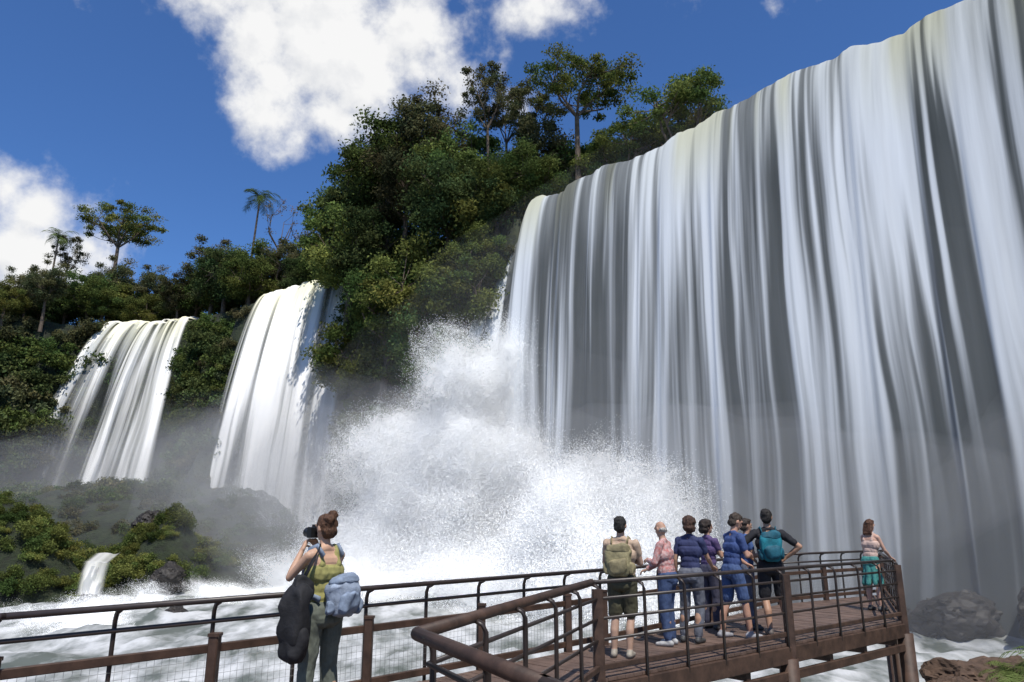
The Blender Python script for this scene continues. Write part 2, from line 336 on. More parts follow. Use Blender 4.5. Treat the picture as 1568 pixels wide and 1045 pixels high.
# ---------------------------------------------------------------- vegetation
M_leaf=leafmat('foliage',.3); M_bark=mat('bark',(.13,.10,.075),.9,.4,3,.4)
def leaves(C,Rad,n,size,base,seed,upb=.35,sq=.75):
    g=np.random.default_rng(seed); k=len(C)
    d=g.normal(size=(k,n,3)); d[...,2]+=upb; d/=np.linalg.norm(d,axis=2)[...,None]
    rr=(g.random((k,n,1))**.5); jit=1+.6*(g.random((k,n,1))-.5)
    P=(C[:,None,:]+d*rr*jit*Rad[:,None,None]*np.array([1,1,sq])).reshape(-1,3)
    nrm=d.reshape(-1,3)*.6+g.normal(size=(k*n,3))*.7; nrm/=np.linalg.norm(nrm,axis=1)[:,None]
    a=np.cross(nrm,g.normal(size=(k*n,3))); a/=np.linalg.norm(a,axis=1)[:,None]; b=np.cross(nrm,a)
    sz=size*(.5+.9*g.random((k*n,1)))
    V=np.stack([P-a*sz*.5,P-b*sz*.28+nrm*sz*.05,P+a*sz*.5-nrm*sz*.1,P+b*sz*.28],1).reshape(-1,3)
    F=np.arange(k*n*4).reshape(-1,4)
    cl=(.75+.5*g.random((k,1)))*np.ones((k,n)); yl=g.random((k,1))*np.ones((k,n))
    cc=(cl.reshape(-1)*(.65+.7*g.random(k*n)))[:,None]*(np.array(base)[None]*(1+np.array([.6,.2,.1])[None]*(yl.reshape(-1)[:,None]-.3)))
    return V,F,np.repeat(cc,4,0)
def treemesh(name,H,Rr,CH,ncl,nl,leaf,base,seed,clr=.30,trunk=.35,flat=False,lean=0,minr=.25,sq=.75):
    g=np.random.default_rng(seed); mb=MB()
    cz=H-CH/2
    C=[]
    while len(C)<ncl:
        p=g.normal(size=3); p/=np.linalg.norm(p); p*= (minr+(1-minr)*g.random()**.5)
        if flat and p[2]<-.1: p[2]*=.3
        C.append([p[0]*Rr*.85+lean,p[1]*Rr*.85,cz+p[2]*CH*.42])
    C=np.array(C); C+= (g.random((ncl,3))-.5)*Rr*.3
    fork=Vector((lean*.5,0,max(H-CH*1.05,H*.35)))
    tp=[Vector((0,0,-2)),Vector((lean*.1+g.normal()*.15,g.normal()*.15,fork.z*.5)),fork]
    mb.tube(tp,[trunk*1.3,trunk,trunk*.75],8)
    mains=[]
    for i in range(6):
        a=i*1.05+g.random(); q=Vector((lean+math.cos(a)*Rr*.45,math.sin(a)*Rr*.45,cz-CH*.05+g.normal()*CH*.08)); 
        mid=(fork+q)/2+Vector((g.normal()*.3,g.normal()*.3,-.2))
        mb.tube([fork,mid,q],[trunk*.5,trunk*.36,trunk*.22],6); mains.append((mid,q))
    for c in C:
        cv=Vector(c); mid,q=min(mains,key=lambda m:(m[1]-cv).length)
        s=mid.lerp(q,.3+.7*g.random()); mm=(s+cv)/2+Vector((0,0,-.3*g.random()))
        mb.tube([s,mm,cv],[trunk*.2,trunk*.12,.03],5)
    V,F,Cc=leaves(C,Rr*clr*(.55+.8*g.random(ncl)),nl,leaf,base,seed+1,sq=sq)
    v0=np.array(mb.v); quads=[f for f in mb.f if len(f)==4]
    allV=np.concatenate([v0,V]); allF=np.concatenate([np.array(quads),F+len(v0)])
    mi=np.r_[np.zeros(len(quads)),np.ones(len(F))]
    cols=np.concatenate([np.full((len(v0),3),.1),Cc])
    return mesh_np(name,allV,allF,[M_bark,M_leaf],mi,cols,smooth=False)
G1=(.072,.105,.030); G2=(.06,.092,.034); G3=(.10,.125,.034); G4=(.075,.085,.040)
V_b=[treemesh('crown_a',16,6.2,12,75,300,.34,G1,21,.25),treemesh('crown_b',14,5.6,10.5,70,300,.32,G2,22,.26),
     treemesh('crown_c',18,5.2,13,75,280,.32,G4,23,.25,minr=.2),treemesh('crown_d',12,6,9.5,65,300,.36,G3,24,.26)]
V_um=treemesh('umbrella',19,6.4,6.0,60,230,.26,G3,31,.17,.30,flat=True,lean=.6,minr=.35,sq=.5)
V_um2=treemesh('umbrella2',14,5.6,7.5,64,260,.28,G1,33,.21,.30,flat=True,minr=.25,sq=.6)
V_th=treemesh('thin',20,3.9,8,34,170,.24,G4,35,.2,.17,minr=.3)
V_sp=treemesh('sparse',14,3.5,7,16,30,.2,(.12,.11,.08),36,.22,.16,minr=.4)
def bushmesh(name,Rr,ncl,nl,leaf,base,seed):
    g=np.random.default_rng(seed); p=g.normal(size=(ncl,3)); p/=np.linalg.norm(p,axis=1)[:,None]; p*=(g.random((ncl,1))**.4)*Rr*.85; p[:,2]=p[:,2]*.8
    V,F,Cc=leaves(p,Rr*.36*(.6+.8*g.random(ncl)),nl,leaf,base,seed+1)
    return mesh_np(name,V,F,[M_leaf],None,Cc,smooth=False)
V_bu=[bushmesh('shrub_a',2.2,18,200,.27,G1,41),bushmesh('shrub_b',1.9,16,200,.25,G4,42),bushmesh('shrub_c',2.4,20,190,.30,G2,43)]
V_bn=[bushmesh('shrub_near_a',1.6,18,460,.15,G1,51),bushmesh('shrub_near_b',1.4,16,460,.14,G3,52)]
def palmmesh(name,H,seed,fl=3.2,nf=16,lean=.6,tr=.17):
    g=np.random.default_rng(seed); mb=MB()
    tp=[Vector((0,0,-1)),Vector((lean*.3,0,H*.5)),Vector((lean,0,H))]; mb.tube(tp,[tr*1.3,tr,tr*.8],8)
    V=[tuple(v) for v in mb.v]; F=[f for f in mb.f if len(f)==4]; mi=[0]*len(F); nb=len(V)
    for i in range(nf):
        a=i*2*math.pi/nf*1.0+g.random()*.5; el=g.random()*1.5-.45
        d=Vector((math.cos(a),math.sin(a),0)); side=Vector((-d.y,d.x,0)); p=Vector((lean,0,H)); ang=el+.5
        L_=fl*(.8+.4*g.random()); ns=16
        for k in range(ns):
            dirv=d*math.cos(ang)+Vector((0,0,math.sin(ang))); q=p+dirv*L_/ns; ll=fl*.24*math.sin(math.pi*(k+1.5)/(ns+2))**.7+.1
            for sgn in (-1,1):
                tip=q+side*sgn*ll*.8+dirv*ll*.5+Vector((0,0,-ll*.45*g.random()-.1*fl/3)); o=len(V)
                V+=[tuple(p),tuple(p+dirv*.04*fl),tuple(tip+dirv*.01*fl),tuple(tip)]; F.append((o,o+1,o+2,o+3)); mi.append(1)
            p=q; ang-=1.9/ns*(.8+.5*g.random())
    cols=np.full((len(V),3),.1); cols[nb:]=np.array([.08,.115,.035])*(.7+.6*g.random((len(V)-nb,1)))
    return mesh_np(name,V,np.array(F),[M_bark,M_leaf],mi,cols,smooth=False)
def place(name,me,x,y,z=None,s=1,rot=None,parent=None,sx=1):
    if z is None: z=ht(x,y)-.3
    return obj(name,me,(x,y,z),parent,random.random()*6.28 if rot is None else rot,(s*sx,s*sx,s))
place('umbrella_tree',V_um,6.4,66,29.0,1.04,rot=.4)
place('umbrella_tree',V_um2,15.5,61.5,28.5,1.06,rot=2)
place('umbrella_tree',V_um2,11.2,65,28.5,.90,rot=3)
place('umbrella_tree',V_um,-66,113,31,1.22,rot=2.4)
place('slender_tree',V_th,-2.6,68.5,30.0,1.04,rot=1)
place('slender_tree',V_th,-.6,70.5,30.0,1.0,rot=3.3)
place('slender_tree',V_th,1.4,68,30.0,.92,rot=4.1)
place('slender_tree',V_th,-74,113,31,.92,rot=2)
place('bare_tree',V_sp,-35,101,33,1.25,rot=1)
place('palm_tree',palmmesh('palm',18,61,3.4,18),-38.7,100,31.0,1.0,rot=0)
place('palm_tree',palmmesh('palm2',17,62,3.0,14,.2),-74.5,110,30,1.0,rot=1)
for (x,y,z,k,s) in [(-14,75,31,0,1.12),(-9.5,73.5,31,2,1.06),(-5.5,72,30,0,.98),(-17.5,80,30.5,1,1.12),(-21,86,30.5,0,.98),(-18.5,77.5,24,3,1.1),(-11.5,72,27,2,.98),(-6.5,69,25,1,1.05),(-2.8,68,26,3,.95),(-9.5,69,18,3,.95),(-15,74,22,1,1.0),(-4.5,65.5,17,3,.85),(-1.5,66.5,27,1,.65),(-13,71,15,0,.85),(-8,68,10,1,.9),(-3,65,22,3,.6),(-16.5,75,12,3,.9),(-5,64.5,10,1,.7)]:
    place('broadleaf_tree',V_b[k],x,y,z,s)
forest=bpy.data.objects.new('jungle_forest',None); COL.objects.link(forest)
cnt=0
for (x,y,s) in [(8,70,.8),(12,67,.68),(3,70,.88),(5,72,.85),(10,69,.75),(14,66,.62),(18.0,62,.58),(20.5,60,.46),(2,66,.6),(0,72,.8),(-19,85,.72),(-22,88,.6),(-25,92,.6),(-29,95,.62),(-33,98,.68),(-36.5,95,.7),(-38,101,.85),(-42,100,.85),(-45,103,.82),(-43,106,1.0),(-49,107,.75),(-53,109,.68),(-58,110,.72),(-62,109,.75),(-66,107,.7),(-70,108,.66),(-75,106,.62),(-80,103,.6),(-84,104,.66),(-88,100,.66),(-68,100,.55),(-73,99,.5),(-79,96,.5),(-85,94,.6),(-47,111,.9),(-56,114,.85),(-71,113,.7),(-79,112,.7),(-30,100,.8),(-24,97,.8),(-18,91,.9),(-27,96,.75),(-51,105,.55),(-57,107,.55),(-63,106,.6)]:
    place('canopy_%d'%cnt,V_b[cnt%4],x,y,29.4,s*1.0,parent=forest,sx=1.1); cnt+=1
for i in range(80):
    x=random.uniform(-150,-20); y=random.uniform(108,160)
    if float(sdist(np.array([x]),np.array([y]))[0])<6: continue
    place('canopy_%d'%cnt,V_b[cnt%4],x,y,29.6,random.uniform(.6,.85),parent=forest); cnt+=1
slopes=bpy.data.objects.new('cliff_shrubs',None); COL.objects.link(slopes); c2=0
def clothe(x0,x1,spacing,sc,zlo,zhi):
    global c2
    xs_=np.arange(x0,x1,spacing*.8)
    for x in xs_:
        for z in np.arange(zlo,zhi,spacing):
            xx=x+random.uniform(-.6,.6)*spacing; zz=z+random.uniform(-.5,.5)*spacing
            yc=np.interp(xx,PL[:,0],PL[:,1]); ys=yc+np.linspace(-18,3,43); hs=hgt(np.full(43,xx),ys)
            k=np.argmax(hs>zz)
            if hs[k]<=zz: continue
            place('shrub_%d'%c2,V_bu[c2%3],xx,float(ys[k]),zz-.3,sc*random.uniform(.75,1.35),parent=slopes); c2+=1
clothe(-18,0.0,2.1,.95,0,31)
clothe(-46,-35,2.3,1.0,3,31)
clothe(-92,-61,3.2,1.35,3,31)
g=np.random.default_rng(3)
xs=g.uniform(-105,-60,500); ys=g.uniform(52,98,500); ds=sdist(xs,ys); hs=hgt(xs,ys); c3=0
for x,y,d,h in zip(xs,ys,ds,hs):
    if d>-5 or x>-.62*y: continue
    place('shrub_l%d'%c3,V_bu[c3%3],x,y,h,random.uniform(1.0,1.8),parent=slopes); c3+=1
    if c3>90: break
mnd=bpy.data.objects.new('riverbank_bushes',None); COL.objects.link(mnd); c4=0
for x0 in np.arange(-50,-24,1.35):
    for y0 in np.arange(42,66,1.5):
        x=x0+random.uniform(-.6,.6); y=y0+random.uniform(-.6,.6); h=ht(x,y)
        if h<-3.3: continue
        place('bush_%d'%c4,V_bn[c4%2],x,y,h-.1,random.uniform(.55,1.05),parent=mnd); c4+=1
print('bank bushes',c4)
c5=0
xs=g.uniform(-56,-13,700); ys=g.uniform(60,95,700); ds=sdist(xs,ys); hs=hgt(xs,ys)
for x,y,d,h in zip(xs,ys,ds,hs):
    if d>-5 or h<-2.9: continue
    place('bush_%d'%(c4+c5),V_bu[c5%3],x,y,h-.4,random.uniform(.4,.8),parent=mnd); c5+=1
    if c5>200: break
print('veg',time.time()-T0)
# ---------------------------------------------------------------- rocks
M_rock=mat('wet_rock',(.026,.022,.019),.6,.6,2.4,.9); M_rockb=mat('brown_rock',(.09,.056,.037),.8,.5,3.0,.9)
def rock(name,loc,sz,m,seed,parent=None):
    bm=bmesh.new(); bmesh.ops.create_icosphere(bm,subdivisions=5,radius=1)
    v=np.array([p.co[:] for p in bm.verts]); n=fbm(v[:,0]*1.5+seed,v[:,1]*1.5,v[:,2]*1.5,5,seed%50); n3=fbm(v[:,0]*5+seed,v[:,1]*5,v[:,2]*5,3,seed%50)
    n2=np.floor(n*8)/8; k=.5+.45*n+.55*n2+.12*n3
    for p,kk in zip(bm.verts,k): p.co=p.co*float(kk)
    me=bpy.data.meshes.new(name); bm.to_mesh(me); bm.free(); me.materials.append(m)
    return obj(name,me,loc,parent,seed*1.3,sz)
for i,(x,y,z,s,mm) in enumerate([(7.6,13.6,-1.35,(.7,.5,.4),M_rockb),(8.5,14.6,-1.3,(.8,.6,.4),M_rockb),(9.6,15.2,-1.4,(.7,.6,.45),M_rockb),(10.6,14.2,-1.2,(1.0,.7,.6),M_rock),(9.2,13.1,-1.5,(.6,.5,.4),M_rockb),(12.2,15.5,-1.2,(1.2,.9,.7),M_rock),(8.1,13.0,-1.6,(.5,.4,.3),M_rock),
    (24,33,-1.9,(2.2,1.6,1.8),M_rock),(27,30.5,-.6,(2.4,1.8,2.0),M_rock),(21,36,-2.8,(2,1.4,1.2),M_rock),(30,27.5,.5,(2.4,2,2.6),M_rock),(18.5,38.5,-3,(1.6,1.2,1.0),M_rock),(28.4,27.6,-3.2,(1.6,1.3,1.1),M_rock),(-31,63,1.5,(1.3,1,1.1),M_rock),(-26,57,-2.4,(1.2,1,1.0),M_rock),(-19.5,44,-3.6,(1.0,.7,.5),M_rock),(-26.2,47,-3.3,(1.0,.8,.7),M_rock)]):
    rock('boulder',(x,y,z),s,mm,i+3)
for i,(x,y,z,s) in enumerate([(8.2,12.6,-1.4,.6),(9.0,12.3,-1.3,.7),(9.7,12.5,-1.25,.75),(10.4,12.8,-1.15,.6),(7.4,12.4,-1.5,.55),(8.8,11.8,-1.5,.7),(10.0,13.4,-1.1,.55),(11.3,13.0,-1.1,.7),(8.5,13.3,-1.3,.5),(9.4,13.6,-1.1,.55),(8.9,13.0,-1.1,.6)]):
    obj('fern',palmmesh('fern_mesh%d'%i,.12,70+i,1.0,14,0,.02),(x,y,z+.32),None,i,(s,s,s))
# ---------------------------------------------------------------- boardwalk
M_wood=mat('deck_wood',(.13,.085,.065),.6,.4,3,.3); M_timber=mat('timber',(.065,.037,.025),.6,.45,5,.3); M_pipe=mat('dark_metal',(.035,.025,.021),.4,.3,6,.1,spec=.5)
M_wire=mat('wire',(.25,.25,.24),.4,.1,5,0,metal=.6)
NEAR=[(1.9,-.3),(.2,3.25),(-.5,4.65),(.95,8.45),(6.8,13.3)]
FARP=[(-7.5,1.5),(-3.7,5.5),(1.28,10.8),(5.6,15.9),(8.9,18.1)]
poly=NEAR+[(8.9,18.1),(5.6,15.9),(1.28,10.8),(-3.7,5.5),(-7.5,1.5),(-7.5,-3),(1.9,-3)]
dirp=Vector((.70,.714,0)).normalized(); pw=.14
bmP=bmesh.new(); vs=[bmP.verts.new((x,y,0)) for x,y in poly]; bmP.faces.new(vs); bmP.normal_update()
tot=bmesh.new(); k=-8
while k<20:
    c=bmP.copy()
    for side,pt in ((1,k+pw-.009),(-1,k)):
        geom=list(c.verts)+list(c.edges)+list(c.faces)
        bmesh.ops.bisect_plane(c,geom=geom,plane_co=dirp*pt,plane_no=dirp*side,clear_outer=True)
    if c.faces:
        dz=random.uniform(-.003,.003)
        ext=bmesh.ops.extrude_face_region(c,geom=list(c.faces))
        for e in ext['geom']:
            if isinstance(e,bmesh.types.BMVert): e.co.z-=.035
        for v in c.verts: v.co.z+=dz
        tmp=bpy.data.meshes.new('t'); c.to_mesh(tmp); tot.from_mesh(tmp); bpy.data.meshes.remove(tmp)
    c.free(); k+=pw
bmesh.ops.recalc_face_normals(tot,faces=list(tot.faces))
me=bpy.data.meshes.new('planks'); tot.to_mesh(me); tot.free(); me.materials.append(M_wood)
deck=bpy.data.objects.new('boardwalk',None); COL.objects.link(deck)
obj('planks',me,parent=deck)
mb=MB()
def V3(p,z): return Vector((p[0],p[1],z))
for path in (NEAR,[(6.8,13.3),(8.9,18.1)],FARP):
    for a,b in zip(path[:-1],path[1:]):
        mb.beam(V3(a,-.15),V3(b,-.15),.09,.22,0)
        mb.beam(V3(a,-.42),V3(b,-.42),.07,.12,0)
for (x,y) in [(.95,8.45),(3.9,10.9),(6.8,13.3),(8.9,18.1),(5.6,15.9),(1.28,10.8),(-3.7,5.5),(-.5,4.65),(7.9,15.8)]:
    mb.tube([Vector((x,y,-6)),Vector((x,y,-.2))],.13,10,0)
a=Vector((.95,8.45,0));b=Vector((6.8,13.3,0))
for t in np.linspace(.08,.95,7):
    p=a.lerp(b,t); q=p+Vector((-1.6,1.9,0)); mb.beam(p+Vector((0,0,-.3)),q+Vector((0,0,-.3)),.1,.14,0)
obj('frame',mb.mesh('frame',[M_timber]),parent=deck)
def railing(name,pts,step,side,kind,thick=()):
    mb=MB(); P=[Vector((x,y,0)) for x,y in pts]; zt=1.0
    Z=lambda z:Vector((0,0,z))
    for si,(a,b) in enumerate(zip(P[:-1],P[1:])):
        d=(b-a); L_=d.length; d.normalize(); nrm=Vector((-d.y,d.x,0))*side
        inn=nrm*.07; ext=d*.03
        big= kind=='near' and si<3
        mb.tube([a+inn+Z(zt)-ext,b+inn+Z(zt)+ext],.040 if big else .026,10,0 if big else 1)
        if kind=='far':
            mb.tube([a+Z(.82),b+Z(.82)],.019,8,1)
            mb.beam(a+Z(.60),b+Z(.60),.05,.07,0); mb.beam(a+Z(.09),b+Z(.09),.05,.07,0)
        else:
            for z in (.83,.62,.40): mb.tube([a+Z(z),b+Z(z)],.018,8,1)
            mb.beam(a+Z(.12),b+Z(.12),.045,.06,0)
        n=max(1,round(L_/step))
        for i in range(n+1):
            p=a.lerp(b,i/n)
            q=[p+nrm*-.03+Z(z) for z in (-.1,.4,.82)]+[p+nrm*-.028+Z(.9),p+nrm*-.005+Z(.955),p+inn+Z(.985)]
            mb.tube(q,[.02]*6,6,1)
            if kind=='far' and i%2==0:
                mb.beam(p+nrm*.035+Z(-.3),p+nrm*.035+Z(.70),.085,.10,0)
                mb.beam(p+nrm*.035+Z(.70),p+nrm*.035+Z(.725),.10,.115,0)
        if kind=='far':
            for i in range(int(L_/.06)):
                p=a+d*(i*.06); mb.tube([p+Z(.12),p+Z(.57)],.0016,3,2)
            for z in np.arange(.15,.57,.06): mb.tube([a+Z(z),b+Z(z)],.0016,3,2)
    for (x,y) in thick: mb.beam(Vector((x,y,-.5)),Vector((x,y,.93)),.12,.12,0)
    return obj(name,mb.mesh(name,[M_timber,M_pipe,M_wire]))
railing('boardwalk_railing',FARP,.85,-1,'far')
railing('boardwalk_railing',NEAR,.75,1,'near',thick=[(.95,8.45),(3.95,10.93),(6.8,13.3)])
railing('boardwalk_railing',[(6.8,13.3),(8.9,18.1)],.8,1,'side',thick=[(8.9,18.1)])
print('deck',time.time()-T0)
# ---------------------------------------------------------------- people
def capsule(a,b,r0,r1,n=14):
    a=np.array(a,float);b=np.array(b,float);d=b-a;l=np.linalg.norm(d); d=d/l if l>1e-6 else np.array([0,0,1.])
    u=np.cross(d,[0,0,1.] if abs(d[2])<.9 else [1.,0,0]); u/=np.linalg.norm(u); w=np.cross(d,u)
    V=[a-d*r0]
    rings=[(a,r0,-math.pi/3),(a,r0,-math.pi/6),(a,r0,0),(b,r1,0),(b,r1,math.pi/6),(b,r1,math.pi/3)]
    for c,r,ph in rings:
        for j in range(n):
            t=2*math.pi*j/n; V.append(c+d*r*math.sin(ph)+(u*math.cos(t)+w*math.sin(t))*r*math.cos(ph))
    V.append(b+d*r1); F=[]
    for j in range(n): F.append((0,1+(j+1)%n,1+j))
    for i in range(5):
        for j in range(n): F.append((1+i*n+j,1+i*n+(j+1)%n,1+(i+1)*n+(j+1)%n,1+(i+1)*n+j))
    e=len(V)-1
    for j in range(n): F.append((e,1+5*n+j,1+5*n+(j+1)%n))
    return V,F
def rotm(ax,ang): return np.array(Matrix.Rotation(ang,3,ax))
class Body:
    def __init__(s): s.p=[]
    def cap(s,a,b,r0,r1,m): s.p.append(('c',np.array(a,float),np.array(b,float),r0,r1,m))
    def ell(s,c,r,m,R=None): s.p.append(('e',np.array(c,float),np.array(r,float),np.eye(3) if R is None else R,0,m))
    def xf(s,i0,fn,R):
        for i in range(i0,len(s.p)):
            p=list(s.p[i])
            if p[0]=='c': p[1]=fn(p[1]);p[2]=fn(p[2])
            else: p[1]=fn(p[1]);p[3]=R@p[3]
            s.p[i]=tuple(p)
    def build(s,name,mats,cloth,voxel):
        V=[];F=[]
        for p in s.p:
            if p[0]=='c': v,f=capsule(p[1],p[2],p[3],p[4])
            else:
                v0,f=capsule([0,0,-1e-4],[0,0,1e-4],1,1,16); v=[p[1]+p[3]@(np.array(q)*p[2]) for q in v0]
            o=len(V); V+=[tuple(q) for q in v]; F+=[tuple(i+o for i in q) for q in f]
        me=bpy.data.meshes.new('tmp'); me.from_pydata(V,[],F); me.update()
        o=bpy.data.objects.new('tmp',me); COL.objects.link(o)
        r=o.modifiers.new('r','REMESH'); r.mode='VOXEL'; r.voxel_size=voxel; r.use_smooth_shade=True
        sm=o.modifiers.new('s','SMOOTH'); sm.factor=.5; sm.iterations=2
        dg=bpy.context.evaluated_depsgraph_get(); me2=bpy.data.meshes.new_from_object(o.evaluated_get(dg)); bpy.data.objects.remove(o)
        n=len(me2.vertices); co=np.empty(n*3,np.float32); me2.vertices.foreach_get('co',co); co=co.reshape(-1,3).astype(float)
        nr=np.empty(n*3,np.float32); me2.vertices.foreach_get('normal',nr); nr=nr.reshape(-1,3)
        best=np.full(n,1e9); bm_=np.zeros(n,int)
        for p in s.p:
            if p[0]=='c':
                d=p[2]-p[1]; l2=max(d@d,1e-9); t=np.clip((co-p[1])@d/l2,0,1); dist=np.linalg.norm(co-p[1]-t[:,None]*d,axis=1)-(p[3]+t*(p[4]-p[3]))
            else:
                q=(co-p[1])@p[3]; k=np.linalg.norm(q/p[2],axis=1); dist=(k-1)*p[2].min()
            m=dist<best; best=np.where(m,dist,best); bm_=np.where(m,p[5],bm_)
        cm=np.isin(bm_,cloth); hm=bm_==1
        disp=(fbm(co[:,0]*13,co[:,1]*13,co[:,2]*8,3)-.5)*.034*cm+(fbm(co[:,0]*30,co[:,1]*30,co[:,2]*22,3)-.5)*.035*hm
        co=co+nr*disp[:,None]
        me2.vertices.foreach_set('co',co.astype(np.float32).ravel())
        nl=len(me2.loops); lv=np.empty(nl,np.int32); me2.loops.foreach_get('vertex_index',lv)
        npg=len(me2.polygons); ls=np.empty(npg,np.int32); me2.polygons.foreach_get('loop_start',ls)
        me2.materials.clear()
        for m in mats: me2.materials.append(m)
        me2.polygons.foreach_set('material_index',bm_[lv[ls]].astype(np.int32)); me2.update(); me2.name=name
        return me2
SKIN,HAIR,SHIRT,PANTS,SHOE,EXTRA,EYE=range(7)
def hand(B,w,d,curl,ts,m=0,grip=1.0):
    w=np.array(w);d=d/np.linalg.norm(d);curl=np.array(curl,float);curl=curl-d*(curl@d);curl/=np.linalg.norm(curl);side=np.cross(d,curl)
    for k in (-.021,0,.021): B.cap(w+side*k*.7,w+d*.08+side*k,.018,.0155,m)
    for i,l in enumerate((.068,.08,.074,.056)):
        b0=w+d*.078+side*(i-1.5)*.0235*ts
        a1=.4*grip; a2=1.2*grip
        p1=b0+(d*math.cos(a1)+curl*math.sin(a1))*l*.5; p2=p1+(d*math.cos(a2)+curl*math.sin(a2))*l*.5
        B.cap(b0,p1,.0098,.009,m); B.cap(p1,p2,.009,.0075,m)
    b0=w+d*.02-side*.028*ts; p1=b0+(d*.6-side*.65*ts+curl*.35)*.045; p2=p1+(d*.8-side*.1*ts+curl*.5)*.034
    B.cap(b0,p1,.0125,.011,m); B.cap(p1,p2,.011,.009,m)
ARMS={'hang':((.235,-.03,1.14),(.245,.05,.89)),'rail':((.25,.13,1.17),(.20,.36,1.06)),'hips':((.43,-.04,1.22),(.235,.07,1.05)),
     'cam':((.25,.19,1.23),(.085,.22,1.46)),'fold':((.24,.09,1.16),(.06,.24,1.20))}
def person(name,x,y,head,H=1.75,skin=(.42,.25,.17),hair=(.03,.02,.015),shirt=(.1,.1,.3),pants=(.1,.1,.15),shoe=(.05,.05,.05),arms=('hang','hang'),lean=0,shorts=False,sleeve=.55,fem=False,hairstyle='short',tank=False,headturn=0,headtilt=0,stance=.11,stride=0,fat=1.0,voxel=.0075,plaid=None,skirt=False,z=0.0,hipshift=0):
    B=Body(); sh=.165 if fem else .185; f=fat; hipw=.092
    for sg,st in ((-1,-stride),(1,stride)):
        hp=(sg*hipw,0,.93); an=(sg*stance-hipshift,st,.085); kn=(sg*(hipw+stance)/2-hipshift*.3,st*.5+.03+(.05 if sg*hipshift>0 else 0),.50)
        ca=(kn[0]*.4+an[0]*.6,kn[1]*.4+an[1]*.6-.015,.33)
        B.cap(hp,kn,.083*f,.054,SKIN); B.cap(kn,ca,.052,.055,SKIN); B.cap(ca,an,.055,.036,SKIN)
        if skirt: pass
        elif shorts:
            e=np.array(hp)*.12+np.array(kn)*.88; B.cap(hp,e,.102*f,.088*f,PANTS)
        else:
            B.cap(hp,kn,.10*f,.074*f,PANTS); B.cap(kn,(an[0],an[1],.13),.072*f,.062,PANTS)
        B.cap((an[0],an[1]-.045,.042),(an[0]+sg*.015,an[1]+.1,.035),.042,.036,SHOE); B.cap((an[0]+sg*.01,an[1]+.06,.034),(an[0]+sg*.02,an[1]+.155,.03),.036,.028,SHOE); B.cap((an[0],an[1]-.02,.06),an,.044,.043,SHOE)
    B.cap((-.065*f,-.01,.94),(.065*f,-.01,.94),.118*f,.118*f,PANTS)
    B.cap((-.055,-.045,.90),(.055,-.045,.90),.09*f,.09*f,PANTS)
    if skirt:
        for k in range(8):
            a=k*math.pi/4; B.cap((math.cos(a)*.07,math.sin(a)*.04,.95),(math.cos(a)*.17,math.sin(a)*.15,.52),.07,.045,PANTS)
    i0=len(B.p); w=.9 if fem else 1
    B.cap((-.06*w*f,0,1.06),(.06*w*f,0,1.06),.105*w*f,.105*w*f,SHIRT)
    B.cap((-.055*w*f,0,1.14),(.055*w*f,0,1.14),.105*w*f,.105*w*f,SHIRT)
    B.cap((-.085*w,0,1.26),(.085*w,0,1.26),.112*f,.112*f,SHIRT)
    if fem: B.ell((-.07,.085,1.27),(.06,.05,.06),SHIRT); B.ell((.07,.085,1.27),(.06,.05,.06),SHIRT)
    upm=SKIN if tank else SHIRT
    B.cap((-.09*w,-.005,1.35),(.09*w,-.005,1.35),.085,.085,upm)
    B.cap((-sh+.03,-.005,1.41),(sh-.03,-.005,1.41),.055,.055,upm)
    B.cap((-sh+.06,-.01,1.435),(0,-.01,1.47),.04,.05,upm); B.cap((sh-.06,-.01,1.435),(0,-.01,1.47),.04,.05,upm)
    if tank:
        for sg in (-1,1): B.cap((sg*.085,-.07,1.33),(sg*.085,-.02,1.475),.032,.03,SHIRT); B.cap((sg*.085,.07,1.33),(sg*.085,-.02,1.475),.032,.03,SHIRT)
    B.cap((0,-.005,1.44),(0,.01,1.56),.056 if not fem else .048,.052 if not fem else .045,SKIN)
    for sg,kd in ((-1,arms[0]),(1,arms[1])):
        el,wr=ARMS[kd]; S=np.array((sg*sh,0,1.405)); E=np.array((el[0]*sg*(sh/.185),el[1],el[2])); W=np.array((wr[0]*sg,wr[1],wr[2]))
        thin=.88 if fem else 1
        B.cap(S,E,.049*thin,.038*thin,SKIN); B.cap(E,E*.65+W*.35,.038*thin,.040*thin,SKIN); B.cap(E*.65+W*.35,W,.040*thin,.025*thin,SKIN)
        if not tank:
            if sleeve<=1: B.cap(S,S*(1-sleeve)+E*sleeve,.062,.056*thin,SHIRT)
            else: B.cap(S,E,.062,.05,SHIRT); B.cap(E,E*.1+W*.9,.05,.036,SHIRT)
        d=W-E; d/=np.linalg.norm(d)
        if kd=='hang': cu=(-sg*1.,.2,0); gr=.7
        elif kd=='rail': cu=(0,.1,-1.); gr=1.0; d=d*.6+np.array((0,.5,0))
        elif kd=='hips': cu=(0,.6,-.8); gr=.5
        elif kd=='cam': cu=(-sg*.8,-.1,.3); gr=1.1
        else: cu=(-sg*.8,.4,-.2); gr=.8
        hand(B,W,d,cu,sg,SKIN,gr)
    ih=len(B.p)
    B.ell((0,0,1.645),(.074,.094,.105),SKIN); B.ell((0,.025,1.585),(.056,.066,.058),SKIN); B.cap((0,.07,1.555),(0,.072,1.557),.024,.024,SKIN)
    B.cap((0,.092,1.655),(0,.108,1.615),.009,.015,SKIN)
    B.cap((-.045,.076,1.665),(.045,.076,1.665),.014,.014,SKIN)
    B.cap((-.02,.088,1.583),(.02,.088,1.583),.0085,.0085,SKIN)
    for sg in (-1,1):
        B.ell((sg*.078,-.005,1.635),(.011,.02,.032),SKIN); B.ell((sg*.031,.083,1.645),(.013,.009,.008),EYE)
